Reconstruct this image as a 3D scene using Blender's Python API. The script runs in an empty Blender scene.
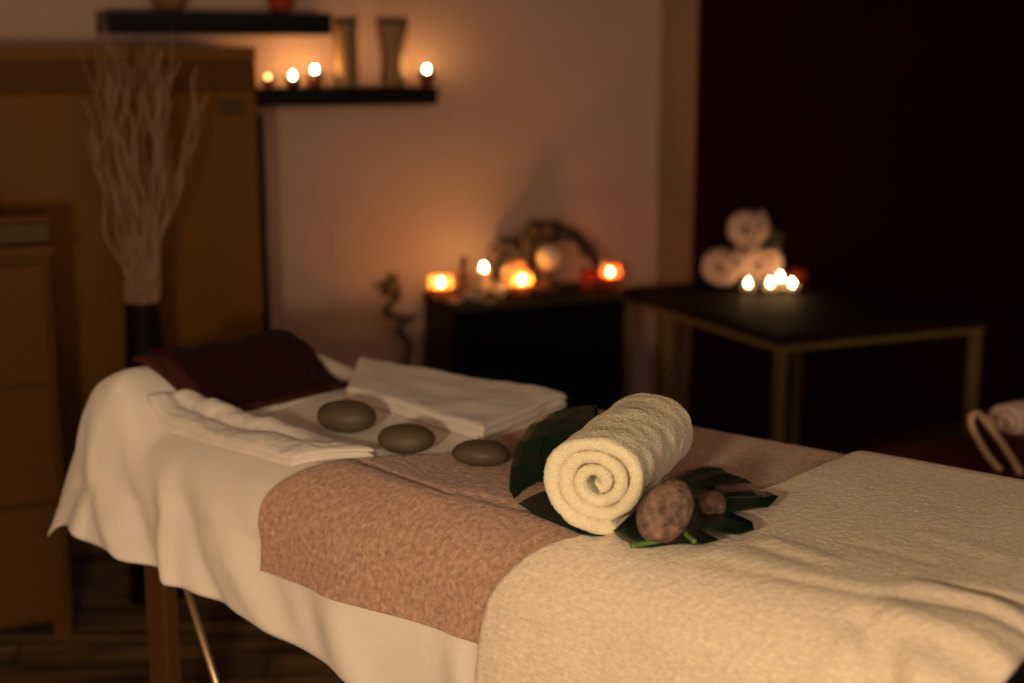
import bpy, bmesh, math, random
from math import pi, sin, cos, sqrt, hypot, atan2, exp
from mathutils import Vector, Matrix, noise
random.seed(7)
C = bpy.context.scene.collection
SC = bpy.context.scene

# ------------------------------------------------------------------ camera numbers
FPX = 1410.0
CZ = 1.30
PITCH = atan2(281.0, 1410.0)
cp, sp = cos(PITCH), sin(PITCH)

def ray(px, py):
    yc = 341.5 - py
    return Vector((px - 512.0, FPX * cp + yc * sp, yc * cp - FPX * sp))

def P(px, py, z):                       # point of the horizontal plane at height z
    r = ray(px, py); k = (z - CZ) / r.z
    return Vector((r.x * k, r.y * k, z))

def Q(px, py, y):                       # point at distance y along the floor
    r = ray(px, py); k = y / r.y
    return Vector((r.x * k, y, CZ + r.z * k))

# room frame (walls stand at 24 degrees)
RY = math.radians(24.0)
U = Vector((cos(RY), sin(RY), 0)); V = Vector((-sin(RY), cos(RY), 0))
def R(u, v, z=0.0): return U * u + V * v + Vector((0, 0, z))
def uv(p): return (p.x * U.x + p.y * U.y, p.x * V.x + p.y * V.y)

# massage table frame
TY = math.radians(-38.0)
TL = Vector((cos(TY), sin(TY), 0)); TW = Vector((-sin(TY), cos(TY), 0))
TA = Vector((-0.706, 2.258, 0.0))
def T(s, t, z=0.0): return TA + TL * s + TW * t + Vector((0, 0, z))
def st(p): d = p - TA; return (d.dot(TL), d.dot(TW))

# ------------------------------------------------------------------ helpers
def finish(name, bm, mat, parent=None, loc=None, rotz=0.0, smooth=True):
    me = bpy.data.meshes.new(name)
    bm.normal_update(); bm.to_mesh(me); bm.free()
    if smooth:
        for p in me.polygons: p.use_smooth = True
    if mat is not None: me.materials.append(mat)
    o = bpy.data.objects.new(name, me); C.objects.link(o)
    if parent is not None: o.parent = parent
    if loc is not None: o.location = loc
    o.rotation_euler = (0, 0, rotz)
    return o

def tag(o, label, cat, group=None, kind=None):
    o['label'] = label; o['category'] = cat
    if group: o['group'] = group
    if kind: o['kind'] = kind
    return o

def thing(name, label, cat, loc=(0, 0, 0), rotz=0.0, group=None):
    o = bpy.data.objects.new(name, None); C.objects.link(o)
    o.empty_display_size = 0.05
    o.location = loc; o.rotation_euler = (0, 0, rotz)
    return tag(o, label, cat, group)

def struct(name, bm, mat, smooth=False):
    o = finish(name, bm, mat, smooth=smooth); o['kind'] = 'structure'; return o

def dup(root, loc, rotz, label, group=None):
    r = root.copy(); C.objects.link(r); r.location = loc; r.rotation_euler = (0, 0, rotz)
    r['label'] = label
    if group: r['group'] = group
    for ch in list(root.children):
        c = ch.copy(); C.objects.link(c); c.parent = r
        for g in list(ch.children):
            d = g.copy(); C.objects.link(d); d.parent = c
    return r

def add_box(bm, x0, x1, y0, y1, z0, z1, bev=0.0, seg=2):
    t = bmesh.new()
    bmesh.ops.create_cube(t, size=1.0)
    for v in t.verts:
        v.co = Vector((x0 + (v.co.x + .5) * (x1 - x0), y0 + (v.co.y + .5) * (y1 - y0), z0 + (v.co.z + .5) * (z1 - z0)))
    if bev > 0:
        bmesh.ops.bevel(t, geom=list(t.edges), offset=bev, segments=seg, affect='EDGES', profile=0.6)
    merge(bm, t)

def merge(bm, t):
    m = {}
    for v in t.verts: m[v.index if False else v] = bm.verts.new(v.co)
    for f in t.faces:
        try: bm.faces.new([m[v] for v in f.verts])
        except ValueError: pass
    t.free()

def box(*a, **k):
    bm = bmesh.new(); add_box(bm, *a, **k); return bm

def add_lathe(bm, prof, n=32, c=(0, 0, 0), wob=None):
    rings = []
    for r, z in prof:
        if r < 1e-6:
            rings.append([bm.verts.new((c[0], c[1], c[2] + z))])
        else:
            rings.append([bm.verts.new((c[0] + r * (wob(i / n, z) if wob else 1) * cos(2 * pi * i / n),
                                        c[1] + r * (wob(i / n, z) if wob else 1) * sin(2 * pi * i / n), c[2] + z)) for i in range(n)])
    for a, b in zip(rings, rings[1:]):
        for i in range(n):
            j = (i + 1) % n
            if len(a) == 1 and len(b) == 1: continue
            if len(a) == 1: bm.faces.new((a[0], b[i], b[j]))
            elif len(b) == 1: bm.faces.new((a[i], a[j], b[0]))
            else: bm.faces.new((a[i], a[j], b[j], b[i]))

def lathe(prof, n=32, **k):
    bm = bmesh.new(); add_lathe(bm, prof, n, **k)
    bmesh.ops.recalc_face_normals(bm, faces=bm.faces); return bm

def add_tube(bm, pts, rad, n=8, cap=True, flat=None):
    pts = [Vector(p) for p in pts]
    if not hasattr(rad, '__len__'): rad = [rad] * len(pts)
    rings = []; up = None
    for i, p in enumerate(pts):
        a = pts[max(0, i - 1)]; b = pts[min(len(pts) - 1, i + 1)]
        d = (b - a).normalized()
        if up is None:
            up = Vector((0, 0, 1)) if abs(d.z) < .9 else Vector((1, 0, 0))
        x = up.cross(d).normalized(); y = d.cross(x).normalized(); up = y
        rings.append([bm.verts.new(p + (x * cos(2 * pi * k / n) + y * sin(2 * pi * k / n)) * rad[i]) for k in range(n)])
    for a, b in zip(rings, rings[1:]):
        for i in range(n):
            j = (i + 1) % n; bm.faces.new((a[i], a[j], b[j], b[i]))
    if cap:
        bm.faces.new(list(reversed(rings[0]))); bm.faces.new(rings[-1])

def tube(pts, rad, n=8, **k):
    bm = bmesh.new(); add_tube(bm, pts, rad, n, **k)
    bmesh.ops.recalc_face_normals(bm, faces=bm.faces); return bm

def spline(pts, per=8):
    pts = [Vector(p) for p in pts]; out = []
    q = [pts[0] * 2 - pts[1]] + pts + [pts[-1] * 2 - pts[-2]]
    for i in range(1, len(q) - 2):
        p0, p1, p2, p3 = q[i - 1:i + 3]
        for k in range(per):
            t = k / per
            out.append(0.5 * ((2 * p1) + (p2 - p0) * t + (2 * p0 - 5 * p1 + 4 * p2 - p3) * t * t + (3 * p1 - p0 - 3 * p2 + p3) * t ** 3))
    out.append(pts[-1]); return out

def displace(bm, amp, scale, seed=0.0, oct=2):
    bm.normal_update()
    off = Vector((seed, seed * .7, -seed))
    new = [(v, v.co + v.normal * amp * noise.fractal(v.co * scale + off, 0.6, 2.0, oct)) for v in bm.verts]
    for v, c in new: v.co = c

def sm(x, a, b):
    x = (x - a) / (b - a); x = 0 if x < 0 else 1 if x > 1 else x
    return x * x * (3 - 2 * x)

def interp(x, tab):
    if x <= tab[0][0]: return tab[0][1]
    for (a, p), (b, q) in zip(tab, tab[1:]):
        if x <= b:
            return p + (q - p) * (x - a) / (b - a)
    return tab[-1][1]

def sinterp(x, tab, w=.018):
    return sum(interp(x + w * k / 3, tab) for k in range(-3, 4)) / 7

# ------------------------------------------------------------------ materials
def mat(name, col, rough=.6, metal=0.0, var=0.0, vscale=8.0, col2=None, bump=0.0, bscale=60.0, bdist=.002,
        sheen=0.0, spec=.5, stretch=None, fine=None, trans=0.0, sss=0.0, coat=0.0):
    m = bpy.data.materials.new(name); m.use_nodes = True
    n = m.node_tree.nodes; l = m.node_tree.links
    b = n['Principled BSDF']
    b.inputs['Base Color'].default_value = (*col, 1)
    b.inputs['Roughness'].default_value = rough
    b.inputs['Metallic'].default_value = metal
    b.inputs['Specular IOR Level'].default_value = spec
    b.inputs['Sheen Weight'].default_value = sheen
    b.inputs['Sheen Roughness'].default_value = .5
    b.inputs['Transmission Weight'].default_value = trans
    b.inputs['Coat Weight'].default_value = coat
    if sss:
        b.inputs['Subsurface Weight'].default_value = sss
        b.inputs['Subsurface Scale'].default_value = .01
    tc = n.new('ShaderNodeTexCoord'); mp = n.new('ShaderNodeMapping')
    l.new(tc.outputs['Object'], mp.inputs['Vector'])
    if stretch: mp.inputs['Scale'].default_value = stretch
    src = mp.outputs['Vector']
    if col2 is not None:
        t = n.new('ShaderNodeTexNoise'); t.inputs['Scale'].default_value = vscale; t.inputs['Detail'].default_value = 6
        t.inputs['Roughness'].default_value = .6
        l.new(src, t.inputs['Vector'])
        r = n.new('ShaderNodeValToRGB'); r.color_ramp.elements[0].position = .5 - .5 * (1 - var) * .6; r.color_ramp.elements[1].position = .5 + .5 * (1 - var) * .6
        r.color_ramp.elements[0].color = (*col, 1); r.color_ramp.elements[1].color = (*col2, 1)
        l.new(t.outputs['Fac'], r.inputs['Fac']); l.new(r.outputs['Color'], b.inputs['Base Color'])
    if bump:
        t = n.new('ShaderNodeTexNoise'); t.inputs['Scale'].default_value = bscale; t.inputs['Detail'].default_value = 4
        l.new(src, t.inputs['Vector'])
        bp = n.new('ShaderNodeBump'); bp.inputs['Strength'].default_value = bump; bp.inputs['Distance'].default_value = bdist
        l.new(t.outputs['Fac'], bp.inputs['Height']); l.new(bp.outputs['Normal'], b.inputs['Normal'])
        if fine:
            v = n.new('ShaderNodeTexVoronoi'); v.inputs['Scale'].default_value = fine[0]
            l.new(src, v.inputs['Vector'])
            b2 = n.new('ShaderNodeBump'); b2.inputs['Strength'].default_value = fine[1]; b2.inputs['Distance'].default_value = fine[2]
            b2.invert = True
            l.new(v.outputs['Distance'], b2.inputs['Height']); l.new(bp.outputs['Normal'], b2.inputs['Normal']); l.new(b2.outputs['Normal'], b.inputs['Normal'])
    return m

def emit(name, col, strength):
    m = bpy.data.materials.new(name); m.use_nodes = True
    n = m.node_tree.nodes; l = m.node_tree.links
    for x in list(n):
        if x.type == 'BSDF_PRINCIPLED': n.remove(x)
    e = n.new('ShaderNodeEmission'); e.inputs['Color'].default_value = (*col, 1); e.inputs['Strength'].default_value = strength
    l.new(e.outputs[0], n['Material Output'].inputs['Surface'])
    return m

M = {}
M['wall'] = mat('wall plaster', (.47, .29, .225), .85, col2=(.51, .315, .24), vscale=3, bump=.2, bscale=90, bdist=.001)
M['jamb'] = mat('jamb paint', (.26, .155, .10), .8, col2=(.285, .17, .11), vscale=3)
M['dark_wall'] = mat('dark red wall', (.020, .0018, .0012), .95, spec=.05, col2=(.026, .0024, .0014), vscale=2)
M['ceil'] = mat('ceiling paint', (.30, .24, .19), .9, col2=(.32, .26, .2), vscale=2)
M['cab'] = mat('cabinet wood', (.135, .052, .005), .6, spec=.12, col2=(.17, .066, .006), vscale=5, stretch=(1, 1, .12), bump=.1, bscale=40)
M['cab_dark'] = mat('cabinet dark wood', (.085, .030, .005), .6, spec=.12, col2=(.10, .036, .006), vscale=6, stretch=(.15, 1, 1))
M['chest'] = mat('chest wood', (.075, .028, .004), .6, spec=.12, col2=(.09, .035, .005), vscale=5, stretch=(1, 1, .12))
M['cab_grey'] = mat('dull brown metal plate', (.06, .030, .006), .6, spec=.2, col2=(.07, .034, .008))
M['black'] = mat('black lacquer', (.004, .003, .003), .55, spec=.12, col2=(.006, .004, .004), vscale=12)
M['black_cloth'] = mat('black cloth', (.003, .0025, .0025), .95, spec=.03, col2=(.004, .003, .003), vscale=40)
M['box_side'] = mat('dark olive wood', (.035, .024, .008), .75, spec=.1, col2=(.045, .03, .01), vscale=10, stretch=(1, 1, .1))
M['tbl_frame'] = mat('olive brown metal frame', (.14, .085, .024), .6, spec=.15, col2=(.16, .095, .028), vscale=8)
M['tbl_top'] = mat('dark table top', (.010, .004, .003), .7, spec=.06, col2=(.02, .008, .005), vscale=6, stretch=(.2, 1, 1))
M['cream'] = mat('cream sheet cloth', (.68, .58, .49), .9, col2=(.75, .65, .55), vscale=14, bump=.35, bscale=90, bdist=.002, sheen=.25, spec=.1, fine=(700, .25, .0006))
M['fleece'] = mat('cream fleece', (.54, .42, .29), .95, col2=(.82, .68, .50), vscale=210, bump=.55, bscale=420, bdist=.003, sheen=.2, spec=.05, fine=(600, .25, .001), stretch=(.5, 1, 1))
M['rose'] = mat('rose brown terry', (.22, .11, .070), .95, col2=(.66, .39, .275), vscale=130, bump=.7, bscale=360, bdist=.0022, sheen=.25, spec=.05, fine=(560, .5, .0014))
M['terry'] = mat('ivory terry', (.80, .68, .43), .95, col2=(.90, .79, .54), vscale=150, bump=.8, bscale=430, bdist=.0022, sheen=.3, spec=.05, fine=(520, .6, .0018))
M['white_towel'] = mat('off white towel', (.64, .55, .47), .92, col2=(.72, .62, .53), vscale=60, bump=.6, bscale=160, bdist=.002, sheen=.25, spec=.1, fine=(600, .4, .0012))
M['maroon'] = mat('dark maroon cloth', (.017, .0035, .0025), .95, col2=(.026, .005, .0035), vscale=40, bump=.5, bscale=200, bdist=.002, sheen=.02, spec=.05)
M['maroon_edge'] = mat('maroon terry edge', (.030, .008, .005), .95, col2=(.070, .022, .011), vscale=120, bump=.7, bscale=220, bdist=.003, spec=.05)
M['stone'] = mat('dark river stone', (.065, .046, .027), .55, col2=(.09, .064, .038), vscale=35, bump=.12, bscale=160, bdist=.001, spec=.35)
M['rough_stone'] = mat('mottled rough stone', (.05, .028, .018), .85, col2=(.27, .16, .11), vscale=75, var=.35, bump=1.0, bscale=110, bdist=.004, spec=.15)
M['leaf'] = mat('deep green leaf', (.0025, .015, .004), .38, col2=(.006, .027, .008), vscale=22, bump=.15, bscale=50, spec=.35)
M['leaf_rib'] = mat('pale leaf stem', (.07, .15, .025), .45, col2=(.09, .18, .03), vscale=20)
M['leather'] = mat('black vinyl', (.012, .008, .007), .5, spec=.3, bump=.2, bscale=200, col2=(.015, .01, .008))
M['leg_wood'] = mat('varnished leg wood', (.06, .024, .009), .3, col2=(.10, .04, .014), vscale=10, stretch=(1, 1, .08), coat=.2)
M['brass'] = mat('pale metal rod', (.75, .55, .32), .35, metal=.85, col2=(.8, .6, .36))
M['floor'] = None
M['wax'] = mat('cream wax', (.85, .62, .36), .5, sss=.4, col2=(.88, .66, .4))
M['tin'] = mat('tealight cup', (.7, .6, .45), .35, metal=.8, col2=(.75, .63, .48))
M['amber_glass'] = mat('frosted amber glass', (.85, .44, .18), .4, sss=.6, col2=(.9, .5, .22), vscale=8)
M['red_glass'] = mat('red candle glass', (.40, .07, .03), .25, sss=.3, col2=(.46, .09, .035), vscale=8, coat=.1)
M['darkred_glass'] = mat('dark red candle cup', (.10, .012, .006), .4, col2=(.13, .016, .008))
def lamp_glass(name, tint, col, k):
    m = bpy.data.materials.new(name); m.use_nodes = True
    n = m.node_tree.nodes; l = m.node_tree.links
    for x in list(n):
        if x.type == 'BSDF_PRINCIPLED': n.remove(x)
    a = n.new('ShaderNodeBsdfTransparent'); a.inputs['Color'].default_value = (*tint, 1)
    b = n.new('ShaderNodeBsdfTranslucent'); b.inputs['Color'].default_value = (*col, 1)
    c_ = n.new('ShaderNodeBsdfDiffuse'); c_.inputs['Color'].default_value = (*col, 1)
    m1 = n.new('ShaderNodeMixShader'); m1.inputs[0].default_value = .4; l.new(b.outputs[0], m1.inputs[1]); l.new(c_.outputs[0], m1.inputs[2])
    m2 = n.new('ShaderNodeMixShader'); m2.inputs[0].default_value = k; l.new(a.outputs[0], m2.inputs[1]); l.new(m1.outputs[0], m2.inputs[2])
    l.new(m2.outputs[0], n['Material Output'].inputs['Surface']); return m
M['amber_glass'] = lamp_glass('frosted amber glass', (1, .80, .55), (.85, .45, .20), .32)
M['red_glass'] = lamp_glass('red candle glass', (1, .62, .46), (.55, .17, .08), .42)
M['wick'] = mat('black wick', (.01, .008, .006), .9, col2=(.02, .01, .01))
M['bark'] = mat('tan wood vase', (.19, .095, .032), .65, col2=(.25, .13, .045), vscale=9, stretch=(1, 1, .15), bump=.3, bscale=30)
M['branch'] = mat('pale willow twig', (.26, .14, .085), .8, col2=(.32, .18, .11), vscale=30)
M['drift'] = mat('dark driftwood', (.025, .011, .006), .85, col2=(.06, .026, .012), vscale=25, bump=.8, bscale=60, bdist=.004)
M['bamboo'] = mat('bamboo stalk', (.030, .026, .007), .5, col2=(.04, .034, .01), vscale=20)
M['bleaf'] = mat('bamboo leaf', (.02, .022, .006), .5, col2=(.03, .032, .009), vscale=20)
M['grey_stone'] = mat('grey pebble', (.30, .22, .17), .7, col2=(.38, .28, .21), vscale=25, bump=.2)
M['orange_stone'] = mat('salt crystal', (.72, .30, .14), .5, sss=.5, col2=(.8, .38, .2), vscale=30, bump=.6, bscale=60, bdist=.003)
M['cream_shell'] = mat('cream ball', (.75, .55, .36), .6, col2=(.82, .62, .42), vscale=30, bump=.4, bscale=60)
M['figure'] = mat('dark red clay', (.07, .018, .010), .6, col2=(.10, .028, .016), vscale=30)
M['rattan'] = mat('pale rattan', (.42, .27, .14), .6, col2=(.52, .34, .19), vscale=60, stretch=(1, 1, 1), bump=.6, bscale=140, bdist=.002)
M['basket'] = mat('dark red basket weave', (.05, .010, .006), .75, col2=(.075, .016, .009), vscale=60, bump=.6, bscale=120, spec=.1)
M['bench'] = mat('dark red wood bench', (.085, .018, .011), .5, col2=(.11, .025, .014), vscale=9, spec=.2)
M['pink_towel'] = mat('pinkish towel', (.50, .33, .26), .92, col2=(.58, .39, .31), vscale=60, bump=.5, bscale=120, bdist=.003, sheen=.2, spec=.05)
M['herb'] = mat('olive sprig leaf', (.17, .14, .04), .6, col2=(.24, .19, .06), vscale=30)
M['flame'] = emit('candle flame', (1.0, .56, .20), 680)
M['flame_tea'] = emit('tealight flame', (1.0, .58, .24), 110)
M['flame_small'] = emit('candle flame low', (1.0, .42, .13), 22)

def floor_mat():
    m = bpy.data.materials.new('dark plank floor'); m.use_nodes = True
    n = m.node_tree.nodes; l = m.node_tree.links; b = n['Principled BSDF']
    tc = n.new('ShaderNodeTexCoord'); mp = n.new('ShaderNodeMapping'); mp.inputs['Rotation'].default_value = (0, 0, math.radians(-4))
    l.new(tc.outputs['Object'], mp.inputs['Vector'])
    br = n.new('ShaderNodeTexBrick'); br.offset = .37
    br.inputs['Color1'].default_value = (.20, .135, .06, 1); br.inputs['Color2'].default_value = (.11, .065, .03, 1)
    br.inputs['Mortar'].default_value = (.008, .004, .003, 1)
    br.inputs['Scale'].default_value = 1.0; br.inputs['Brick Width'].default_value = .9; br.inputs['Row Height'].default_value = .11
    br.inputs['Mortar Size'].default_value = .003; br.inputs['Bias'].default_value = 0
    l.new(mp.outputs['Vector'], br.inputs['Vector'])
    mp2 = n.new('ShaderNodeMapping'); mp2.inputs['Scale'].default_value = (1.2, 14, 1); l.new(mp.outputs['Vector'], mp2.inputs['Vector'])
    t = n.new('ShaderNodeTexNoise'); t.inputs['Scale'].default_value = 2.2; t.inputs['Detail'].default_value = 6; l.new(mp2.outputs['Vector'], t.inputs['Vector'])
    r = n.new('ShaderNodeValToRGB'); r.color_ramp.elements[0].position = .38; r.color_ramp.elements[1].position = .62
    r.color_ramp.elements[0].color = (.35, .25, .22, 1); r.color_ramp.elements[1].color = (1.25, 1.2, 1.1, 1)
    l.new(t.outputs['Fac'], r.inputs['Fac'])
    mx = n.new('ShaderNodeMix'); mx.data_type = 'RGBA'; mx.blend_type = 'MULTIPLY'; mx.inputs['Factor'].default_value = 1
    l.new(br.outputs['Color'], mx.inputs['A']); l.new(r.outputs['Color'], mx.inputs['B'])
    l.new(mx.outputs['Result'], b.inputs['Base Color'])
    b.inputs['Roughness'].default_value = .55; b.inputs['Specular IOR Level'].default_value = .25
    return m
M['floor'] = floor_mat()

# ------------------------------------------------------------------ the room
WV = 4.15         # back wall
PV = 3.905        # dark wall front
UC = 2.385        # inner corner
def rbox(u0, u1, v0, v1, z0, z1, bev=0):
    bm = box(u0, u1, v0, v1, z0, z1, bev=bev)
    bmesh.ops.transform(bm, matrix=Matrix.Rotation(RY, 4, 'Z'), verts=bm.verts); return bm
struct('floor', rbox(-1.4, 5.2, -1.6, 4.3, -.06, 0), M['floor'])
struct('wall_back', rbox(-1.4, UC, WV, WV + .12, 0, 2.6), M['wall'])
struct('trim_1', rbox(UC, UC + .02, PV + .012, WV + .12, 0, 2.6), M['jamb'])
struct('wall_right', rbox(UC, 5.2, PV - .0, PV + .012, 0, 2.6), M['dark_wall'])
struct('wall_left', rbox(-1.5, -1.4, -1.6, 4.27, 0, 2.6), M['wall'])
struct('ceiling', rbox(-1.5, 5.2, -1.6, 4.3, 2.6, 2.7), M['ceil'])
struct('baseboard_back', rbox(-1.4, UC, WV - .014, WV, 0, .08, .003), M['jamb'])

# ------------------------------------------------------------------ wardrobe at left
CR = .928
cab = thing('wooden_cabinet', 'tall orange-brown wooden cabinet behind the vase of twigs', 'cabinet', R(CR, 3.75), RY)
finish('carcass', box(-1.25, 0, .022, .395, .0, 1.30, bev=.003), M['cab'], cab, smooth=False)
finish('top_panel', box(-1.27, .0, -.006, .395, 1.30, 1.335, bev=.004), M['cab'], cab, smooth=False)
finish('frieze', box(-1.25, -.0, .004, .022, 1.222, 1.30, bev=.002), M['cab_dark'], cab, smooth=False)
for x0, x1 in ((-1.248, -.67), (-.665, -.003)):
    dr = finish('door', box(x0, x1, .0, .0215, .04, 1.218, bev=.004), M['cab'], cab, smooth=False)
finish('edge_strip', box(.0005, .016, .0, .06, .0, 1.16, bev=.002), M['black'], cab, smooth=False)
finish('latch_plate', box(-.105, -.038, -.006, -.0002, 1.158, 1.202, bev=.002), M['cab_grey'], cab, smooth=False)

ch = thing('wooden_chest', 'low wooden chest at the left edge of the picture in front of the tall cabinet', 'chest', Q(57, 300, 3.02) * 1, RY)
ch.location.z = 0
finish('carcass', box(-.62, -.008, .02, .36, .05, .885, bev=.004), M['chest'], ch, smooth=False)
finish('top_panel', box(-.63, .0, .0, .37, .885, .91, bev=.004), M['chest'], ch, smooth=False)
for z0, z1 in ((.07, .33), (.34, .60), (.61, .87)):
    d = finish('drawer', box(-.61, -.02, .003, .02, z0, z1, bev=.004), M['chest'], ch, smooth=False)
    finish('knob', lathe([(0, 0), (.012, .0), (.014, .008), (0, .014)], 16), M['cab_grey'], d, loc=(-.31, -.0, (z0 + z1) / 2)).rotation_euler = (pi / 2, 0, 0)
for x in (-.6, -.05):
    for y in (.03, .31):
        finish('foot', box(x, x + .04, y, y + .04, 0, .05, bev=.003), M['cab_dark'], ch, smooth=False)
bx_ = thing('storage_box', 'flat dark brown box lying on the wooden chest', 'box', ch.location + U * -.085 + V * .05 + Vector((0, 0, .9105)), RY)
finish('body', box(-.055, .085, .0, .11, 0, .042, bev=.004), M['cab_grey'], bx_, smooth=False)
finish('lid', box(-.058, .088, -.003, .113, .043, .060, bev=.004), M['cab_dark'], bx_, smooth=False)

# ------------------------------------------------------------------ shelves
s1 = finish('wall_shelf', rbox(.012, .632, 0, .199, 0, .059, .002), M['black'], loc=R(.567, 3.95, 1.372), smooth=False)
tag(s1, 'upper black floating shelf above the tall wooden cabinet', 'shelf')
s2 = finish('wall_shelf', rbox(0, .536, 0, .199, 0, .051, .002), M['black'], loc=R(.982, 3.95, 1.172), smooth=False)
tag(s2, 'lower black floating shelf carrying candles and two wooden vases', 'shelf')
Z2 = 1.2232; Z1 = 1.4312

def flame_bm(h=.024, r=.0055):
    return lathe([(0, 0), (r * .75, h * .12), (r, h * .32), (r * .8, h * .55), (r * .4, h * .8), (0, h)], 12)

def candle(name, kind, loc, label, cat='candle', group=None, h=.03, r=.02, flame='flame', fh=.024, lit=True):
    t = thing(name, label, cat, loc, 0, group)
    if kind == 'tealight':
        finish('cup', lathe([(0, 0), (r * .95, 0), (r, h), (r * .93, h), (r * .9, h * .4), (0, h * .4)], 28), M['tin'], t)
        finish('wax', lathe([(0, h * .42), (r * .88, h * .42), (r * .88, h * .78), (0, h * .74)], 24), M['wax'], t)
        top = h * .76
    elif kind == 'pillar':
        finish('wax', lathe([(0, 0), (r * .97, 0), (r, h * .1), (r, h * .94), (r * .93, h), (r * .6, h * .97), (0, h * .93)], 28), M['wax'], t)
        top = h * .93
    else:
        g = {'amber': 'amber_glass', 'red': 'red_glass', 'dark': 'darkred_glass'}[kind]
        wl = .82 if kind == 'dark' else .56
        finish('glass', lathe([(0, 0), (r * .55, 0), (r * .82, h * .14), (r * .97, h * .34), (r, h * .55), (r * .93, h * .8), (r * .78, h), (r * .74, h), (r * .88, h * .8), (r * .95, h * .55), (r * .92, h * .34), (r * .76, h * .17), (0, h * .12)], 28), M[g], t)
        finish('wax', lathe([(0, h * .19), (r * .72, h * .2), (r * .86, h * .34), (r * .84, h * wl), (0, h * (wl - .01))], 24), M['wax'], t)
        top = h * (wl - .01)
    finish('wick', lathe([(0, 0), (.0009, 0), (.0007, .008), (0, .008)], 8), M['wick'], t, loc=(0, 0, top))
    if lit: finish('flame', flame_bm(fh, fh * .24), M[flame], t, loc=(0, 0, top + .004))
    return t

def on(px, v, z):                    # spot of the vertical plane v = const under pixel column px
    r = ray(px, 80 if z > 1 else 290); k = v / (r.x * V.x + r.y * V.y)
    return Vector((r.x * k, r.y * k, z))

g = 'lit candles on the lower shelf'
candle('candle', 'dark', on(268, 4.06, Z2), 'faint low candle at the left end of the lower shelf', group=g, h=.026, r=.018, flame='flame_small', fh=.014)
candle('candle', 'dark', on(293, 4.00, Z2), 'small lit candle on the lower shelf, between the faint one and the taller cup', group=g, h=.030, r=.02, fh=.016)
candle('candle', 'dark', on(315, 4.04, Z2), 'lit candle in a dark red cup just left of the wooden vases', group=g, h=.046, r=.024, fh=.019)
candle('candle', 'dark', on(427, 4.03, Z2), 'lit candle in a dark red cup at the right end of the lower shelf', group=g, h=.046, r=.024, fh=.019)
def wood_vase(px, r0, r1, label):
    t = thing('wooden_vase', label, 'vase', on(px, 4.05, Z2), RY, 'wooden vases on the lower shelf')
    h = .2
    finish('body', lathe([(0, 0), (r0, 0), (r0 * 1.02, .01), (r0 * .98, h * .4), (r1 * .97, h * .8), (r1, h), (r1 * .8, h), (r1 * .78, h * .85), (0, h * .82)], 32,
                         wob=lambda a, z: 1 + .03 * sin(2 * pi * a * 3 + z * 20)), M['bark'], t)
    finish('collar', lathe([(r1 * .985, h * .93), (r1 * 1.03, h * .94), (r1 * 1.03, h * .965), (r1 * .985, h * .97)], 32), M['cab_dark'], t)
wood_vase(346, .034, .034, 'narrow straight wooden vase on the lower shelf, left of the two')
wood_vase(393, .036, .045, 'wider flared wooden vase on the lower shelf, right of the two')
t = candle('candle', 'red', R(1.075, 4.03, Z1), 'red glass candle holder standing on the upper shelf', h=.07, r=.036, lit=False)
t = thing('wooden_bowl', 'brown bowl on the upper shelf, cut by the top of the picture', 'bowl', on(173, 4.03, Z1), RY)
finish('body', lathe([(0, .004), (.03, .004), (.05, .03), (.06, .06), (.056, .06), (.044, .03), (0, .012)], 32), M['bark'], t)
finish('foot', lathe([(0, 0), (.03, 0), (.028, .006), (0, .006)], 24), M['cab_dark'], t)

# ------------------------------------------------------------------ floor vase with willow twigs
vp = Q(142, 302, 3.3); zt = vp.z
t = thing('floor_vase', 'tall black floor vase beside the cabinet, holding pale twigs', 'vase', (vp.x, vp.y, 0))
finish('body', lathe([(0, 0), (.062, 0), (.064, .01), (.052, zt * .6), (.040, zt - .01), (.042, zt), (.036, zt), (.034, zt - .03), (.04, zt * .6), (0, .03)], 36), M['black'], t)
finish('base_ring', lathe([(.060, 0), (.068, 0), (.068, .012), (.0625, .014)], 36), M['black'], t)
rnd = random.Random(11)
tips = [(86, 100), (97, 60), (104, 48), (112, 75), (118, 40), (128, 90), (136, 52), (147, 44), (152, 66), (161, 50), (170, 72), (178, 60), (196, 66), (206, 92), (140, 110), (125, 62), (100, 170), (160, 84), (92, 130), (170, 100), (110, 62), (155, 58)]
tw = thing('willow_twig_bunch', 'bunch of pale curly willow twigs rising from the black floor vase', 'twigs', (vp.x, vp.y, zt - .12))
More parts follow.
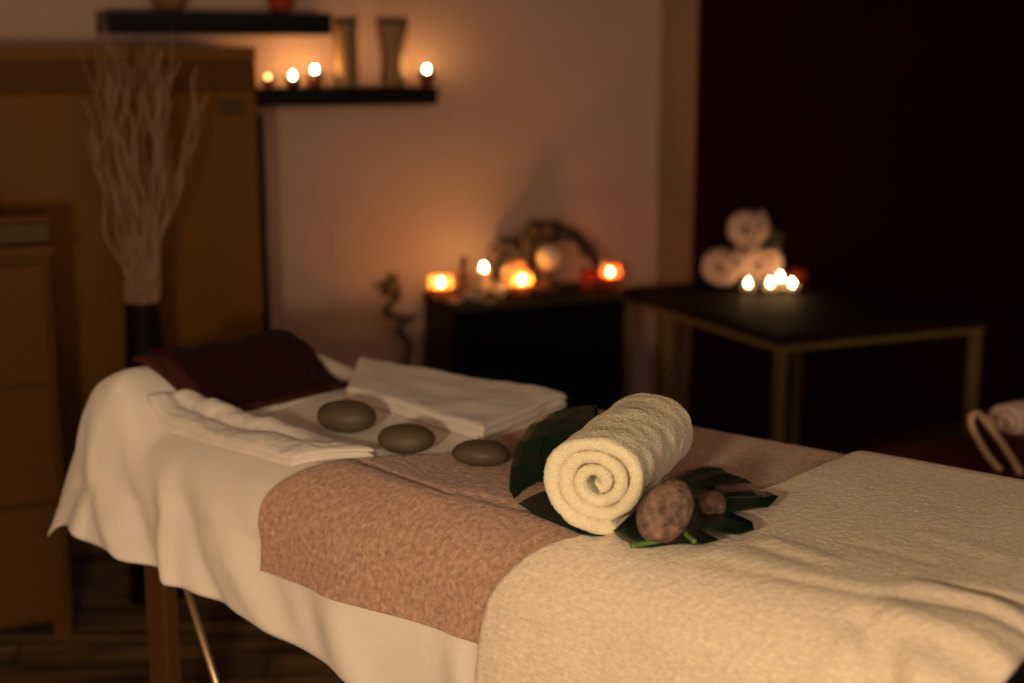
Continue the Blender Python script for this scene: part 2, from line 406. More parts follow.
for i, (px, py) in enumerate(tips):
    bm = bmesh.new()
    dep = 3.3 + rnd.uniform(-.14, .14)
    e = Q(px, py, dep) - Vector((vp.x, vp.y, zt - .12))
    a = rnd.uniform(0, 2 * pi); b0 = Vector((.02 * cos(a), .02 * sin(a), -.05))
    c1 = Vector((e.x * .10 + .02 * cos(a), e.y * .15 + .015 * sin(a), .13))
    c2 = Vector((e.x * .45, e.y * .5, e.z * .5)) + Vector((rnd.uniform(-.025, .025), rnd.uniform(-.02, .02), 0))
    c3 = Vector((e.x * .8, e.y * .8, e.z * .8)) + Vector((rnd.uniform(-.02, .02), 0, 0))
    pts = spline([b0, c1, c2, c3, e], 12)
    ph = rnd.uniform(0, 6)
    pts = [p + Vector((.0045 * sin(k * .55 + ph), .004 * cos(k * .5 + ph), 0)) * min(1, k / 12) for k, p in enumerate(pts)]
    n_ = len(pts)
    add_tube(bm, pts, [.0046 * (1 - .65 * k / n_) for k in range(n_)], 6)
    for q in range(3):                       # side shoots
        k0 = rnd.randint(n_ // 2, n_ - 6); s0 = pts[k0]
        dx = rnd.choice((-1, 1)) * rnd.uniform(.012, .04)
        sh = spline([s0, s0 + Vector((dx * .6, rnd.uniform(-.02, .02), .05)), s0 + Vector((dx, rnd.uniform(-.02, .02), rnd.uniform(.09, .15)))], 8)
        add_tube(bm, sh, [.0017 * (1 - .6 * k / len(sh)) for k in range(len(sh))], 5)
    finish('twig', bm, M['branch'], tw)

# ------------------------------------------------------------------ curly bamboo in a slim vase
bp = Q(404, 350, 4.18)
t = thing('slim_vase', 'slim dark vase on the floor between wall and black box, holding bamboo', 'vase', (bp.x + .005, bp.y, 0))
finish('body', lathe([(0, 0), (.045, 0), (.05, .02), (.04, .2), (.03, .33), (.034, .35), (.028, .35), (.024, .32), (0, .3)], 28), M['black'], t)
finish('base_ring', lathe([(.044, 0), (.054, 0), (.054, .01), (.048, .012)], 28), M['black'], t)
bb = thing('curly_bamboo', 'curly lucky bamboo stalk against the wall left of the candle box', 'plant', (bp.x, bp.y, .30))
key = [(405, 368), (409, 352), (407, 340), (399, 331), (400, 325), (406, 321), (399, 317), (389, 315), (386, 309), (392, 302), (394, 296), (387, 290), (386, 284), (393, 280)]
o0 = Vector((bp.x, bp.y, .30))
pts = [Vector((0, 0, -.0))] + [Q(x, y, 4.18 + .03 * sin(i * 1.3)) - o0 for i, (x, y) in enumerate(key)]
sp_ = spline(pts, 6)
finish('stalk', tube(sp_, [.0115 * (1 + .18 * (k % 6 == 0)) * (1 - .25 * k / len(sp_)) for k in range(len(sp_))], 10), M['bamboo'], bb)
def blade(a, b, w, droop=.01):
    bm = bmesh.new(); a = Vector(a); b = Vector(b); d = b - a; side = d.cross(Vector((0, 1, .2))).normalized()
    L_ = []; N = 9
    for i in range(N):
        f = i / (N - 1); c = a + d * f + Vector((0, 0, -droop * f * f * 2 + droop * f)); ww = w * sin(pi * min(1, f * .92 + .06)) ** .8
        L_.append((bm.verts.new(c - side * ww), bm.verts.new(c + Vector((0, .002, 0))), bm.verts.new(c + side * ww)))
    for p, q in zip(L_, L_[1:]):
        bm.faces.new((p[0], p[1], q[1], q[0])); bm.faces.new((p[1], p[2], q[2], q[1]))
    bmesh.ops.solidify(bm, geom=bm.faces[:], thickness=.0008)
    return bm
for (x0, y0, x1, y1) in ((391, 283, 372, 285), (393, 281, 386, 270), (392, 284, 402, 290), (391, 288, 382, 296), (393, 282, 398, 273), (406, 322, 414, 312), (389, 288, 378, 291), (394, 292, 401, 299)):
    finish('leaf', blade(Q(x0, y0, 4.18) - o0, Q(x1, y1, 4.15) - o0, .010), M['bleaf'], bb)

# ------------------------------------------------------------------ black box with candles
bl = R(*uv(Vector((-.166, 4.05, 0)))); bu, bv = uv(bl)
bo = thing('black_box_stand', 'black box stand against the wall, covered with candles and driftwood', 'stand', R(bu, bv), RY)
BW = .555
finish('front_panel', box(0, BW, 0, .02, .02, .58, bev=.002), M['black_cloth'], bo, smooth=False)
finish('side_panel', box(0, .018, .0205, .26, .02, .58, bev=.002), M['box_side'], bo, smooth=False)
finish('side_panel', box(BW - .018, BW, .0205, .26, .02, .58, bev=.002), M['box_side'], bo, smooth=False)
finish('top_panel', box(-.004, BW + .004, -.004, .262, .5805, .60, bev=.002), M['box_side'], bo, smooth=False)
for x in (.01, BW - .05):
    for y in (.03, .2):
        finish('foot', box(x, x + .04, y, y + .04, 0, .02, bev=.002), M['black'], bo, smooth=False)
ZB = .6003
def bt(px, vo, z=ZB): return on(px, bv + vo, z)
g = 'lit candles on the black box stand'
candle('candle', 'amber', bt(441, .09), 'lit candle in a round amber glass, leftmost on the black box stand', group=g, h=.078, r=.038, fh=.020)
candle('candle', 'pillar', bt(484, .2), 'lit cream pillar candle behind the grey pebble', group=g, h=.068, r=.02, fh=.020)
candle('candle', 'amber', bt(522, .06), 'lit candle in an amber glass in front of the orange crystal', group=g, h=.072, r=.035, fh=.021)
candle('candle', 'red', bt(610, .08), 'lit candle in a red glass at the right end of the black box stand', group=g, h=.076, r=.033, fh=.021)

def pebble(name, loc, rx, ry, rz, m, label, cat='stone', rot=0, amp=.06, group=None, seed=0, sub=4, tilt=(0, 0), sq=1.0):
    bm = bmesh.new(); bmesh.ops.create_icosphere(bm, subdivisions=sub, radius=1)
    for v in bm.verts:
        n_ = noise.noise(v.co * .9 + Vector((seed, 0, 3))) * amp * 1.6 + noise.noise(v.co * 2.2 + Vector((0, seed, 1))) * amp * .5
        c = v.co * (1 + n_)
        if sq != 1: c = Vector([math.copysign(abs(q) ** sq, q) for q in c])
        v.co = Vector((c.x * rx, c.y * ry, c.z * rz))
    bmesh.ops.transform(bm, matrix=Matrix.Rotation(tilt[0], 4, 'X') @ Matrix.Rotation(tilt[1], 4, 'Y'), verts=bm.verts)
    zm = min(v.co.z for v in bm.verts)
    for v in bm.verts: v.co.z -= zm
    o = finish(name, bm, m, loc=loc, rotz=rot)
    return tag(o, label, cat, group)
pebble('pebble', bt(474, .045), .036, .026, .018, M['grey_stone'], 'flat grey pebble on the black box stand, in front of the figurine', seed=3, sub=3)
pebble('pebble', bt(500, .10), .026, .022, .024, M['cream_shell'], 'small round cream pebble lit beside the amber glass', seed=5, sub=3)
pebble('salt_crystal', bt(516, .13), .040, .028, .052, M['orange_stone'], 'orange crystal lump between the candles on the black box stand', 'crystal', seed=8, sub=3, amp=.14)
pebble('pebble', bt(547, .05), .040, .026, .022, M['figure'], 'dark reddish pebble beside the amber glass on the black box stand', seed=9, sub=3)
pebble('pebble', bt(455, .03), .025, .018, .012, M['orange_stone'], 'small flat orange pebble at the left front corner of the black box stand', seed=4, sub=3)
candle('candle_holder', 'red', bt(588, .065), 'unlit red glass holder left of the rightmost candle on the box', 'candle holder', h=.07, r=.026, lit=False)
f_ = thing('figurine', 'small dark red clay figurine standing between two candles on the box', 'figurine', bt(464, .15), RY)
finish('body', lathe([(0, 0), (.024, 0), (.026, .012), (.018, .035), (.020, .055), (.013, .078), (.006, .086), (0, .086)], 24), M['figure'], f_)
finish('head', lathe([(0, .0862), (.010, .090), (.0135, .100), (.012, .112), (.006, .120), (0, .122)], 20), M['figure'], f_)
# driftwood: an arching gnarled branch that stands on the box with both ends
dw = bt(545, .17)
def dp(px, py, dy=0): return Q(px, py, dw.y + dy) - dw
d_ = thing('driftwood', 'gnarled dark driftwood arching over the black box stand', 'driftwood', dw)
def gn(pts, r0, r1, seed):
    p = spline(pts, 8); n_ = len(p)
    bm = tube(p, [(r0 + (r1 - r0) * k / n_) * (1 + .18 * sin(k * .9 + seed)) for k in range(n_)], 12); displace(bm, .008, 30, seed); return bm
finish('main_branch', gn([dp(528, 283, .0), dp(529, 262, .0), dp(530, 236), dp(540, 228), (dp(560, 231)), dp(582, 243), dp(598, 264), dp(601, 285, .03)], .029, .018, 1), M['drift'], d_)
finish('side_branch', gn([dp(531, 262, .0), dp(520, 252, .01), dp(508, 243, .02), dp(498, 250, .03), dp(492, 266, .04), dp(490, 281, .05)], .023, .019, 4), M['drift'], d_)
finish('side_branch', gn([dp(560, 238, 0), dp(548, 240, .03), dp(536, 233, .05)], .014, .006, 6), M['drift'], d_)
cb = thing('round_lantern', 'round cream ball lantern under the driftwood arch', 'lantern', bt(549, .115), RY)
finish('ball', lathe([(0, .066)] + [(.038 * sin(a * pi / 14), .104 - .038 * cos(a * pi / 14)) for a in range(1, 14)] + [(0, .142)], 28), M['cream_shell'], cb)
finish('pedestal', lathe([(0, 0), (.026, 0), (.024, .008), (.012, .02), (.010, .05), (.018, .062), (.020, .0675), (0, .0675)], 24), M['figure'], cb)

# ------------------------------------------------------------------ side table
tu, tv = 2.097, 2.998
sd = thing('side_table', 'dark square side table with a slim brown frame', 'table', R(tu, tv), RY)
SWD, SDP = .675, .86
finish('top_panel', box(0, SWD, 0, SDP, .571, .600, bev=.003), M['tbl_top'], sd, smooth=False)
fr = bmesh.new()
add_box(fr, -.003, SWD + .003, -.006, .012, .556, .571, .002); add_box(fr, -.003, SWD + .003, SDP - .012, SDP + .003, .556, .571, .002)
add_box(fr, -.006, .012, .012, SDP - .012, .556, .571, .002); add_box(fr, SWD - .012, SWD + .003, .012, SDP - .012, .556, .571, .002)
finish('frame_rim', fr, M['tbl_frame'], sd, smooth=False)
for x, y in ((0, 0), (SWD - .025, 0), (0, SDP - .025), (SWD - .025, SDP - .025)):
    finish('leg', box(x, x + .027, y, y + .027, 0, .556, bev=.003), M['tbl_frame'], sd, smooth=False)
finish('side_upright', box(.0, .028, SDP * .68, SDP * .68 + .05, 0, .556, bev=.003), M['tbl_frame'], sd, smooth=False)
ZT = .6002

def roll_bm(r, length, pitch, thick, nth=200, nax=26, seed=0, amp=.0015, r0=.006, squash=.95, fsc=90):
    """a towel rolled along local Y, resting on z = 0"""
    bm = bmesh.new(); turns = (r - thick / 2 - r0) / pitch
    h = thick / 2; L2 = length / 2; rc = h * .9
    sec = []
    for i in range(nax + 1): sec.append((h, -(L2 - rc) + 2 * (L2 - rc) * i / nax))
    for k in range(1, 5): a = k / 5 * pi / 2; sec.append((h - rc + rc * cos(a), L2 - rc + rc * sin(a)))
    for k in range(0, 5): a = pi / 2 + k / 5 * pi / 2; sec.append((-h + rc + rc * cos(a), L2 - rc + rc * sin(a)))
    for i in range(5): sec.append((-h, (L2 - rc) - 2 * (L2 - rc) * i / 4))
    for k in range(1, 5): a = pi + k / 5 * pi / 2; sec.append((-h + rc + rc * cos(a), -(L2 - rc) + rc * sin(a)))
    for k in range(0, 5): a = 1.5 * pi + k / 5 * pi / 2; sec.append((h - rc + rc * cos(a), -(L2 - rc) + rc * sin(a)))
    rings = []
    for i in range(nth + 1):
        f = i / nth; th = turns * 2 * pi * sqrt(f * .99 + .01)
        rho = r0 + pitch * th / (2 * pi)
        k = 1.0 - .75 * sm(f, .985, 1.0) if f > .9 else 1.0
        wob = 1 + .030 * sin(2 * th + seed) + .015 * sin(3 * th + 1.3 + seed)
        ex = .004 * noise.noise(Vector((th * .9, seed, 0)))
        # end radial bulge in and out of the layers
        ang = th + seed + 2.2
        ring = []
        for (a, y) in sec:
            rr = (rho + a * k) * wob
            yy = y + ex + .005 * noise.noise(Vector((rho * 60, th * .4, seed))) * (1 if abs(y) > L2 * .8 else 0)
            ring.append(bm.verts.new((rr * cos(ang), yy, rr * sin(ang) * squash)))
        rings.append(ring)
    n_ = len(sec)
    for a, b in zip(rings, rings[1:]):
        for i in range(n_):
            j = (i + 1) % n_; bm.faces.new((a[i], a[j], b[j], b[i]))
    bm.faces.new(list(reversed(rings[0]))); bm.faces.new(rings[-1])
    bmesh.ops.recalc_face_normals(bm, faces=bm.faces)
    displace(bm, amp, fsc, seed, 2)
    displace(bm, amp * 3.2, 21, seed + 4, 2)
    zm = -r * squash + .004
    for v in bm.verts:
        if v.co.z < zm: v.co.z = zm + (v.co.z - zm) * .2
    zm = min(v.co.z for v in bm.verts)
    for v in bm.verts: v.co.z -= zm
    return bm

rr_ = .071
c1 = P(730, 290, ZT); tu1, tv1 = uv(c1)
rb = roll_bm(rr_, .11, .021, .019, 110, 10, 1.0)
a = finish('rolled_towel', rb, M['pink_towel'], loc=R(tu1 + .018, tv1 + .082, ZT + .0058), rotz=-.15)
tag(a, 'pinkish rolled towel, bottom left of the three stacked on the side table', 'towel', 'rolled towels on the side table')
b = a.copy(); C.objects.link(b); b.location = R(tu1 + .163, tv1 + .082, ZT + .0058); b['label'] = 'pinkish rolled towel, bottom right of the three stacked on the side table'
c = a.copy(); C.objects.link(c); c.location = R(tu1 + .108, tv1 + .082, ZT + .0058 + .116); c['label'] = 'pinkish rolled towel, on top of the two others on the side table'
tr = finish('towel_tray', lathe([(0, 0), (.115, 0), (.14, .011), (.134, .012), (.112, .004), (0, .004)], 40), M['black'], loc=R(tu1 + .066, tv1 + .075, ZT))
for v in tr.data.vertices: v.co.y *= .6
tr.rotation_euler = (0, 0, RY)
tag(tr, 'black oval tray under the rolled towels on the side table', 'tray')
g = 'tealights on the side table'
def tl(px, py): return P(px, py, ZT)
candle('tealight', 'tealight', tl(748, 292), 'leftmost lit tealight in front of the rolled towels', group=g, h=.02, r=.021, fh=.022, flame='flame_tea')
candle('tealight', 'tealight', tl(770, 291.5), 'second lit tealight from the left in front of the rolled towels', group=g, h=.02, r=.021, fh=.022, flame='flame_tea')
candle('tealight', 'tealight', tl(780, 289), 'lit tealight standing slightly behind the others by the rolled towels', group=g, h=.032, r=.018, fh=.024, flame='flame_tea')
candle('tealight', 'tealight', tl(792, 292), 'rightmost lit tealight in front of the rolled towels', group=g, h=.02, r=.021, fh=.022, flame='flame_tea')
candle('candle_holder', 'red', R(tu1 + .27, tv1 + .03, ZT), 'red glass bowl right of the tealights on the side table', 'candle holder', h=.045, r=.034, lit=False)
hp = R(tu1 + .240, tv1 + .120, ZT)
hv = thing('bud_vase', 'small black vase with olive sprigs behind the rolled towels', 'vase', hp, 0)
finish('body', lathe([(0, 0), (.02, 0), (.026, .02), (.018, .05), (.011, .07), (.013, .075), (.008, .075), (.007, .05), (0, .03)], 20), M['black'], hv)
sg = thing('olive_sprig', 'olive green sprigs in the small vase behind the rolled towels', 'plant', hp + Vector((0, 0, .06)))
rnd = random.Random(5)
for k, (dx, dz) in enumerate(((-.03, .135), (-.015, .12), (.015, .08), (-.02, .085), (-.05, .145))):
    p = spline([(0, 0, -.02), (dx * .3, .0, dz * .5), (dx, .01, dz)], 6)
    sm_ = finish('stem', tube(p, .0015, 6), M['herb'], sg)
    for q in range(5):
        b0 = p[min(len(p) - 1, 5 + q * 2)]; ang = rnd.uniform(0, pi)
        finish('leaf', blade(b0, b0 + Vector((cos(ang) * .03, -.005, sin(ang) * .022)), .009, .003), M['herb'], sm_)

# ------------------------------------------------------------------ bench and basket at right
bc = Vector((1.16, 3.02, 0))
be = thing('low_bench', 'low dark red bench right of the massage table, under the basket', 'bench', bc, RY)
finish('seat', box(-.32, .30, -.17, .17, .415, .45, bev=.005), M['bench'], be, smooth=False)
for x in (-.29, .25):
    for y in (-.15, .11):
        finish('leg', box(x, x + .035, y, y + .035, 0, .415, bev=.003), M['bench'], be, smooth=False)
bk = Vector((1.13, 2.93, .4505))
ba = thing('basket', 'dark red woven basket with a pale rattan handle on the low bench', 'basket', bk)
def weave(a, z): return 1 + .012 * sin(2 * pi * a * 40 + (1 if int(z * 120) % 2 else 0) * pi)
prof = [(0, 0), (.105, 0)] + [(.105 + .03 * i / 14, .004 + .078 * i / 14) for i in range(15)] + [(.138, .085), (.128, .085), (.12, .05), (.10, .01), (0, .008)]
finish('body', lathe(prof, 160, wob=weave), M['basket'], ba)
rim = [(.135 * cos(2 * pi * k / 48), .135 * sin(2 * pi * k / 48), .085 + .0015 * sin(k * 1.6)) for k in range(49)]
finish('rim', tube(rim, .006, 8), M['basket'], ba)
hl = spline([Q(*q) - bk for q in ((1021, 474, 2.78), (1010, 456, 2.79), (993, 431, 2.80), (981, 416, 2.80), (974, 414, 2.79), (971, 422, 2.78), (977, 438, 2.77), (988, 456, 2.76), (1000, 470, 2.76))], 8)
finish('handle', tube(hl, .0075, 10), M['rattan'], ba)
rb2 = roll_bm(.054, .19, .018, .016, 110, 10, 2.0)
rt = finish('rolled_towel', rb2, M['pink_towel'], loc=bk + Vector((-.01, -.01, .052)), rotz=math.radians(-62))
for v in rt.data.vertices: v.co.x *= 1.15
tag(rt, 'pale pinkish rolled towel lying in the basket at the right edge', 'towel')

# ------------------------------------------------------------------ massage table
LEN, WID, S0 = 1.55, .69, -.07
AR = .10; ARC = pi / 2 * AR
ZTOP = .70
ridges = [  # s1,t1,s2,t2,width,height
    (.49, .125, .60, .108, .007, -.006), (.60, .108, .72, .088, .006, -.005), (.72, .095, .95, .10, .010, -.0035),
    (.50, .095, .72, .060, .018, .005), (1.0, .10, 1.12, .105, .012, -.004), (1.12, .108, 1.22, .112, .010, -.005), (1.22, .112, 1.34, .118, .007, -.006),
    (1.33, .085, 1.40, .03, .012, -.010), (1.36, .098, 1.52, .088, .012, .008), (1.40, .05, 1.55, .02, .016, .012), (1.34, .125, 1.5, .145, .009, -.006), (1.36, .16, 1.52, .16, .012, .006),
    (1.40, .185, 1.54, .215, .008, -.005), (1.16, .20, 1.26, .175, .012, .005), (1.15, .17, 1.24, .155, .009, -.0045), (1.25, .25, 1.36, .24, .010, -.003), (1.3, .34, 1.42, .31, .014, .003),
    (1.34, .07, 1.30, -.08, .02, .006)]
ridges = [(a + .015, b - .04, c_ + .015, d_ - .04, w_ * 1.25, h_ * (.85 if a >= 1.33 else .5)) if a > 1.0 else (a, b, c_, d_, w_, h_) for (a, b, c_, d_, w_, h_) in ridges]
def rbump(s, t):
    h = 0
    for (s1, t1, s2, t2, w, a) in ridges:
        if s < min(s1, s2) - .08 or s > max(s1, s2) + .08: continue
        dx, dy = s2 - s1, t2 - t1; L2 = dx * dx + dy * dy
        f = ((s - s1) * dx + (t - t1) * dy) / L2; fc = min(1, max(0, f))
        d = hypot(s - s1 - dx * fc, t - t1 - dy * fc)
        h += a * exp(-(d / w) ** 2) * (sm(f, -.2, .15) * (1 - sm(f, .85, 1.2)))
    return h
def mound(s, t):
    """head rest under the sheet"""
    return (.099 - .078 * t) * (1 - sm(s, .02, .13)) * sm(t, -.06, .06) * (1 - sm(t, .46, .64))
def base(s, t, off=0.0, fold=1.0, wrinkle=1.0):
    cs = min(max(s, S0 + AR), LEN - AR); ct = min(max(t, AR), WID - AR)
    dx, dy = s - cs, t - ct; d = hypot(dx, dy)
    corner = 0.0
    if d < 1e-9: ux = uy = 0.0
    else:
        ux, uy = dx / d, dy / d
        corner = (2 * abs(ux * uy))
        if d > ARC: d = ARC + (d - ARC) * (1 - .42 * corner ** 1.5)
    if d <= ARC:
        th = d / AR; o = AR * sin(th); z = ZTOP - AR * (1 - cos(th)); nx, ny, nz = ux * sin(th), uy * sin(th), cos(th)
    else:
        e = d - ARC; o = AR + .02 * (1 - exp(-e / .05)) * 1.0; z = ZTOP - AR - e; nx, ny, nz = ux, uy, 0.0
    w = mound(s, t)
    z += w
    # loose drape
    hang = sm(d, AR * .45, ARC + .06) * fold
    if hang > 0:
        head = exp(-max(0, s) / .25); e = d - ARC
        G = lambda c, k, w_: exp(-((s - c - k * e) / w_) ** 2)
        f = .0045 * sin(2 * pi * ((s + .2 * e) * 3.3 + .18)) + .003 * noise.noise(Vector((s * 16, e * 6, 4)))
        if uy <= 0 or ux < 0:
            f += .020 * G(.205, .40, .020) - .011 * G(.262, .75, .024) + .016 * G(.045, .95, .030) - .012 * G(.115, .85, .028) + .007 * G(.335, .95, .030) - .005 * G(.40, .9, .03)
            f += (.010 * G(.56, .5, .035) - .007 * G(.50, .5, .03) + .010 * G(.80, .3, .03)) * sm(d, ARC, ARC + .1)
        f += corner * (.012 + .010 * sin(atan2(uy, ux) * 7))
        f += head * .020 * (e / .1) if e > 0 else 0
        if ux < 0: f += .022 * sm(d, AR * .6, ARC + .1) * -ux
        o += f * hang
    x = cs + ux * o; y = ct + uy * o
    b = rbump(s, t) * wrinkle + off
    b += .0022 * noise.noise(Vector((s * 9, t * 9, 1.7))) * wrinkle
    return Vector((x + nx * b, y + ny * b, z + nz * b))

mt = thing('massage_table', 'padded massage table on wooden legs, covered with pale cloths', 'massage table', T(0, 0, 0), TY)
def grid(ns, nt, fn):
    bm = bmesh.new(); g_ = [[bm.verts.new(fn(i / ns, j / nt)) for j in range(nt + 1)] for i in range(ns + 1)]
    for i in range(ns):
        for j in range(nt): bm.faces.new((g_[i][j], g_[i + 1][j], g_[i + 1][j + 1], g_[i][j + 1]))
    return bm, g_
bm, g_ = grid(70, 50, lambda a, b: (lambda s, t: base(s, t, -.014, 0, 0))(S0 - .075 + (LEN - S0 + .15) * a, -.075 + (WID + .15) * b))
bnd = [g_[i][0] for i in range(71)] + [g_[70][j] for j in range(1, 51)] + [g_[i][50] for i in range(69, -1, -1)] + [g_[0][j] for j in range(49, 0, -1)]
bm.faces.new(list(reversed(bnd)))
bmesh.ops.recalc_face_normals(bm, faces=bm.faces)
for v in bm.verts: v.co.z -= .03 * min(1, mound(v.co.x, v.co.y) / .01)
for v in bm.verts: v.co = Vector((.02 + v.co.x * (LEN - .04) / LEN, .02 + v.co.y * (WID - .04) / WID, v.co.z))
finish('cushion', bm, M['leather'], mt)
rl = bmesh.new()
add_box(rl, .06, LEN - .06, .045, .07, .50, .575, .003); add_box(rl, .06, LEN - .06, WID - .07, WID - .045, .50, .575, .003)
add_box(rl, .06, .085, .07, WID - .07, .50, .575, .003); add_box(rl, LEN - .085, LEN - .06, .07, WID - .07, .50, .575, .003)
finish('frame_rail', rl, M['leg_wood'], mt, smooth=False)
for s, t_ in ((.068, .05), (.068, .565), (1.41, .05), (1.41, .565)):
    lg = finish('leg', box(s, s + .052, t_, t_ + .03, .012, .50, bev=.004), M['leg_wood'], mt, smooth=False)
    finish('foot', box(s - .003, s + .055, t_ - .003, t_ + .033, 0, .012, bev=.003), M['black'], lg, smooth=False)
for t_ in (.06, .60):
    finish('brace_rod', tube([(.145, t_, .50), (.36, t_, .004)], .006, 10), M['brass'], mt)
    finish('brace_rod', tube([(1.395, t_, .50), (1.18, t_, .004)], .006, 10), M['brass'], mt)

# cloth sheets over the table
def cloth(name, s_edges, t_rng, off, thick, ns, nt, m, rim=.0, seed=0, namp=.0, label='', cat='', fold=1.0, hem=None, wr=1.0):
    """closed sheet; s_edges(t)->(s0,s1), t_rng(s)->(t0,t1)"""
    bm = bmesh.new(); top = []; bot = []
    t0, t1 = t_rng
    for i in range(ns + 1):
        a = i / ns; ra = []; rb_ = []
        for j in range(nt + 1):
            b = j / nt
            aa = a; bb_ = b
            tt = t0 + (t1 - t0) * bb_
            s0, s1 = s_edges(tt)
            ss = s0 + (s1 - s0) * aa
            if hem: tt = hem(ss, tt, t0, t1)
            e = min((ss - s0), (s1 - ss), (tt - t0) if not hem else bb_ * (t1 - t0), (t1 - t0) * (1 - bb_))
            e = max(0, e)
            k = sqrt(max(0, 1 - (1 - min(1, e / rim)) ** 2)) if rim > 0 else 1
            nn = namp * noise.fractal(Vector((ss * 130, tt * 130, seed)), .6, 2, 2) if namp else 0
            ra.append(bm.verts.new(base(ss, tt, off + thick * (.12 + .88 * k) + nn * k, fold, wr)))
            rb_.append(bm.verts.new(base(ss, tt, off, fold, wr)))
        top.append(ra); bot.append(rb_)
    for i in range(ns):
        for j in range(nt):
            bm.faces.new((top[i][j], top[i + 1][j], top[i + 1][j + 1], top[i][j + 1]))
            bm.faces.new((bot[i][j], bot[i][j + 1], bot[i + 1][j + 1], bot[i + 1][j]))
    for i in range(ns):
        bm.faces.new((top[i][0], bot[i][0], bot[i + 1][0], top[i + 1][0])); bm.faces.new((top[i + 1][nt], bot[i + 1][nt], bot[i][nt], top[i][nt]))
    for j in range(nt):
        bm.faces.new((top[0][j + 1], bot[0][j + 1], bot[0][j], top[0][j])); bm.faces.new((top[ns][j], bot[ns][j], bot[ns][j + 1], top[ns][j + 1]))
    bmesh.ops.recalc_face_normals(bm, faces=bm.faces)
    o = finish(name, bm, m, loc=T(0, 0, 0), rotz=TY)
    return tag(o, label, cat)

def sheet_hem(s, t, t0, t1):      # lets the near hem sink towards the foot end
    if t < 0:
        lo = interp(s, [(-.2, .118), (0, .130), (.15, .145), (.28, .158), (.45, .185), (.66, .218), (1.1, .26), (1.6, .28)])
        return t / -t0 * lo
    return t
cloth('massage_sheet', lambda t: (S0 - .148, 1.42), (-.20, WID + .18), .0, .003, 260, 170, M['cream'], seed=2, rim=.006,
      label='long cream sheet draped over the massage table and hanging down its near side', cat='sheet', hem=sheet_hem)
RE = [(-.12, .432), (-.057, .428), (-.02, .418), (.018, .420), (.038, .437), (.093, .477), (.163, .514), (.23, .575), (.30, .585), (.66, .578), (.74, .57)]
BE = [(-.30, .875), (-.15, .862), (-.057, .860), (-.03, .869), (-.01, .885), (.03, .914), (.072, .982), (.15, 1.03), (.25, 1.05), (.38, 1.067), (.66, 1.083), (.8, 1.09)]
cloth('towel_runner', lambda t: (sinterp(t, RE), sinterp(t, BE) + .10), (-.100, WID + .14), .0045, .006, 250, 380, M['rose'], rim=.006, seed=5, namp=.0012,
      label='dusty rose terry towel laid across the middle of the massage table', cat='towel')
cloth('fleece_blanket', lambda t: (sinterp(t, BE), 1.505 + .018 * sin(t * 9)), (-.30, WID + .16), .0105, .010, 260, 400, M['fleece'], rim=.011, seed=9, namp=.0008,
      label='thick cream fleece blanket covering the near right half of the massage table', cat='blanket')

# folded towels on the sheet ------------------------------------------------
def slab(name, cr, th, layers, m, label, cat, zoff, n=(60, 40), seed=0, g=.006, lump=None, curve=None, group=None, noise_amp=.002):
    """cr: four (s,t) corners counter-clockwise; thickness th made of folded layers"""
    bm = bmesh.new(); na, nb = n; K = layers * 6
    def pos(a, b, inset):
        a = inset + a * (1 - 2 * inset); b = inset + b * (1 - 2 * inset)
        if curve: a, b = curve(a, b)
        s = (cr[0][0] * (1 - a) + cr[1][0] * a) * (1 - b) + (cr[3][0] * (1 - a) + cr[2][0] * a) * b
        t = (cr[0][1] * (1 - a) + cr[1][1] * a) * (1 - b) + (cr[3][1] * (1 - a) + cr[2][1] * a) * b
        return s, t
    per = [(i / na, 0) for i in range(na)] + [(1, j / nb) for j in range(nb)] + [(1 - i / na, 1) for i in range(na)] + [(0, 1 - j / nb) for j in range(nb)]
    def put(a, b, inset, zf):
        s, t = pos(a, b, inset)
        p = base(s, t, 0, 0, .5)
        w = noise.noise(Vector((s * 14, t * 14, seed)))
        q = noise.noise(Vector((s * 14 + 9, t * 14, seed)))
        h = th * zf + (lump(a, b) * zf if lump else 0)
        return Vector((p.x + q * .004, p.y + w * .004, p.z + zoff + h + w * .004 * zf))
    rings = []
    for k in range(K + 1):
        zf = k / K
        bul = abs(sin(layers * pi * zf)) ** .5
        if k == K: bul = 0
        ring = []
        for (a, b) in per:
            jit = .5 * noise.noise(Vector((a * 3, b * 3, seed + int(zf * layers * .999) * 3)))
            ring.append(bm.verts.new(put(a, b, g / .15 * (1 - bul) * .35 + .02 * max(0, jit) * (1 if 0 < k < K else 0), zf * .93)))
        rings.append(ring)
    N = len(per)
    for r0, r1 in zip(rings, rings[1:]):
        for i in range(N): bm.faces.new((r0[i], r0[(i + 1) % N], r1[(i + 1) % N], r1[i]))
    gi = [[None] * (nb + 1) for _ in range(na + 1)]
    for idx, (a, b) in enumerate(per): gi[round(a * na)][round(b * nb)] = rings[-1][idx]
    for i in range(1, na):
        for j in range(1, nb):
            a, b = i / na, j / nb; e = min(a, 1 - a, b, 1 - b)
            v = put(a, b, g / .15 * .35, .93 + .07 * min(1, e / .05))
            v.z += noise_amp * noise.fractal(Vector((v.x * 20, v.y * 20, seed)), .5, 2, 3)
            gi[i][j] = bm.verts.new(v)
    for i in range(na):
        for j in range(nb): bm.faces.new((gi[i][j], gi[i + 1][j], gi[i + 1][j + 1], gi[i][j + 1]))
    bm.faces.new(list(reversed(rings[0])))
    bmesh.ops.recalc_face_normals(bm, faces=bm.faces)
    o = finish(name, bm, m, loc=T(0, 0, 0), rotz=TY)
    return tag(o, label, cat, group)

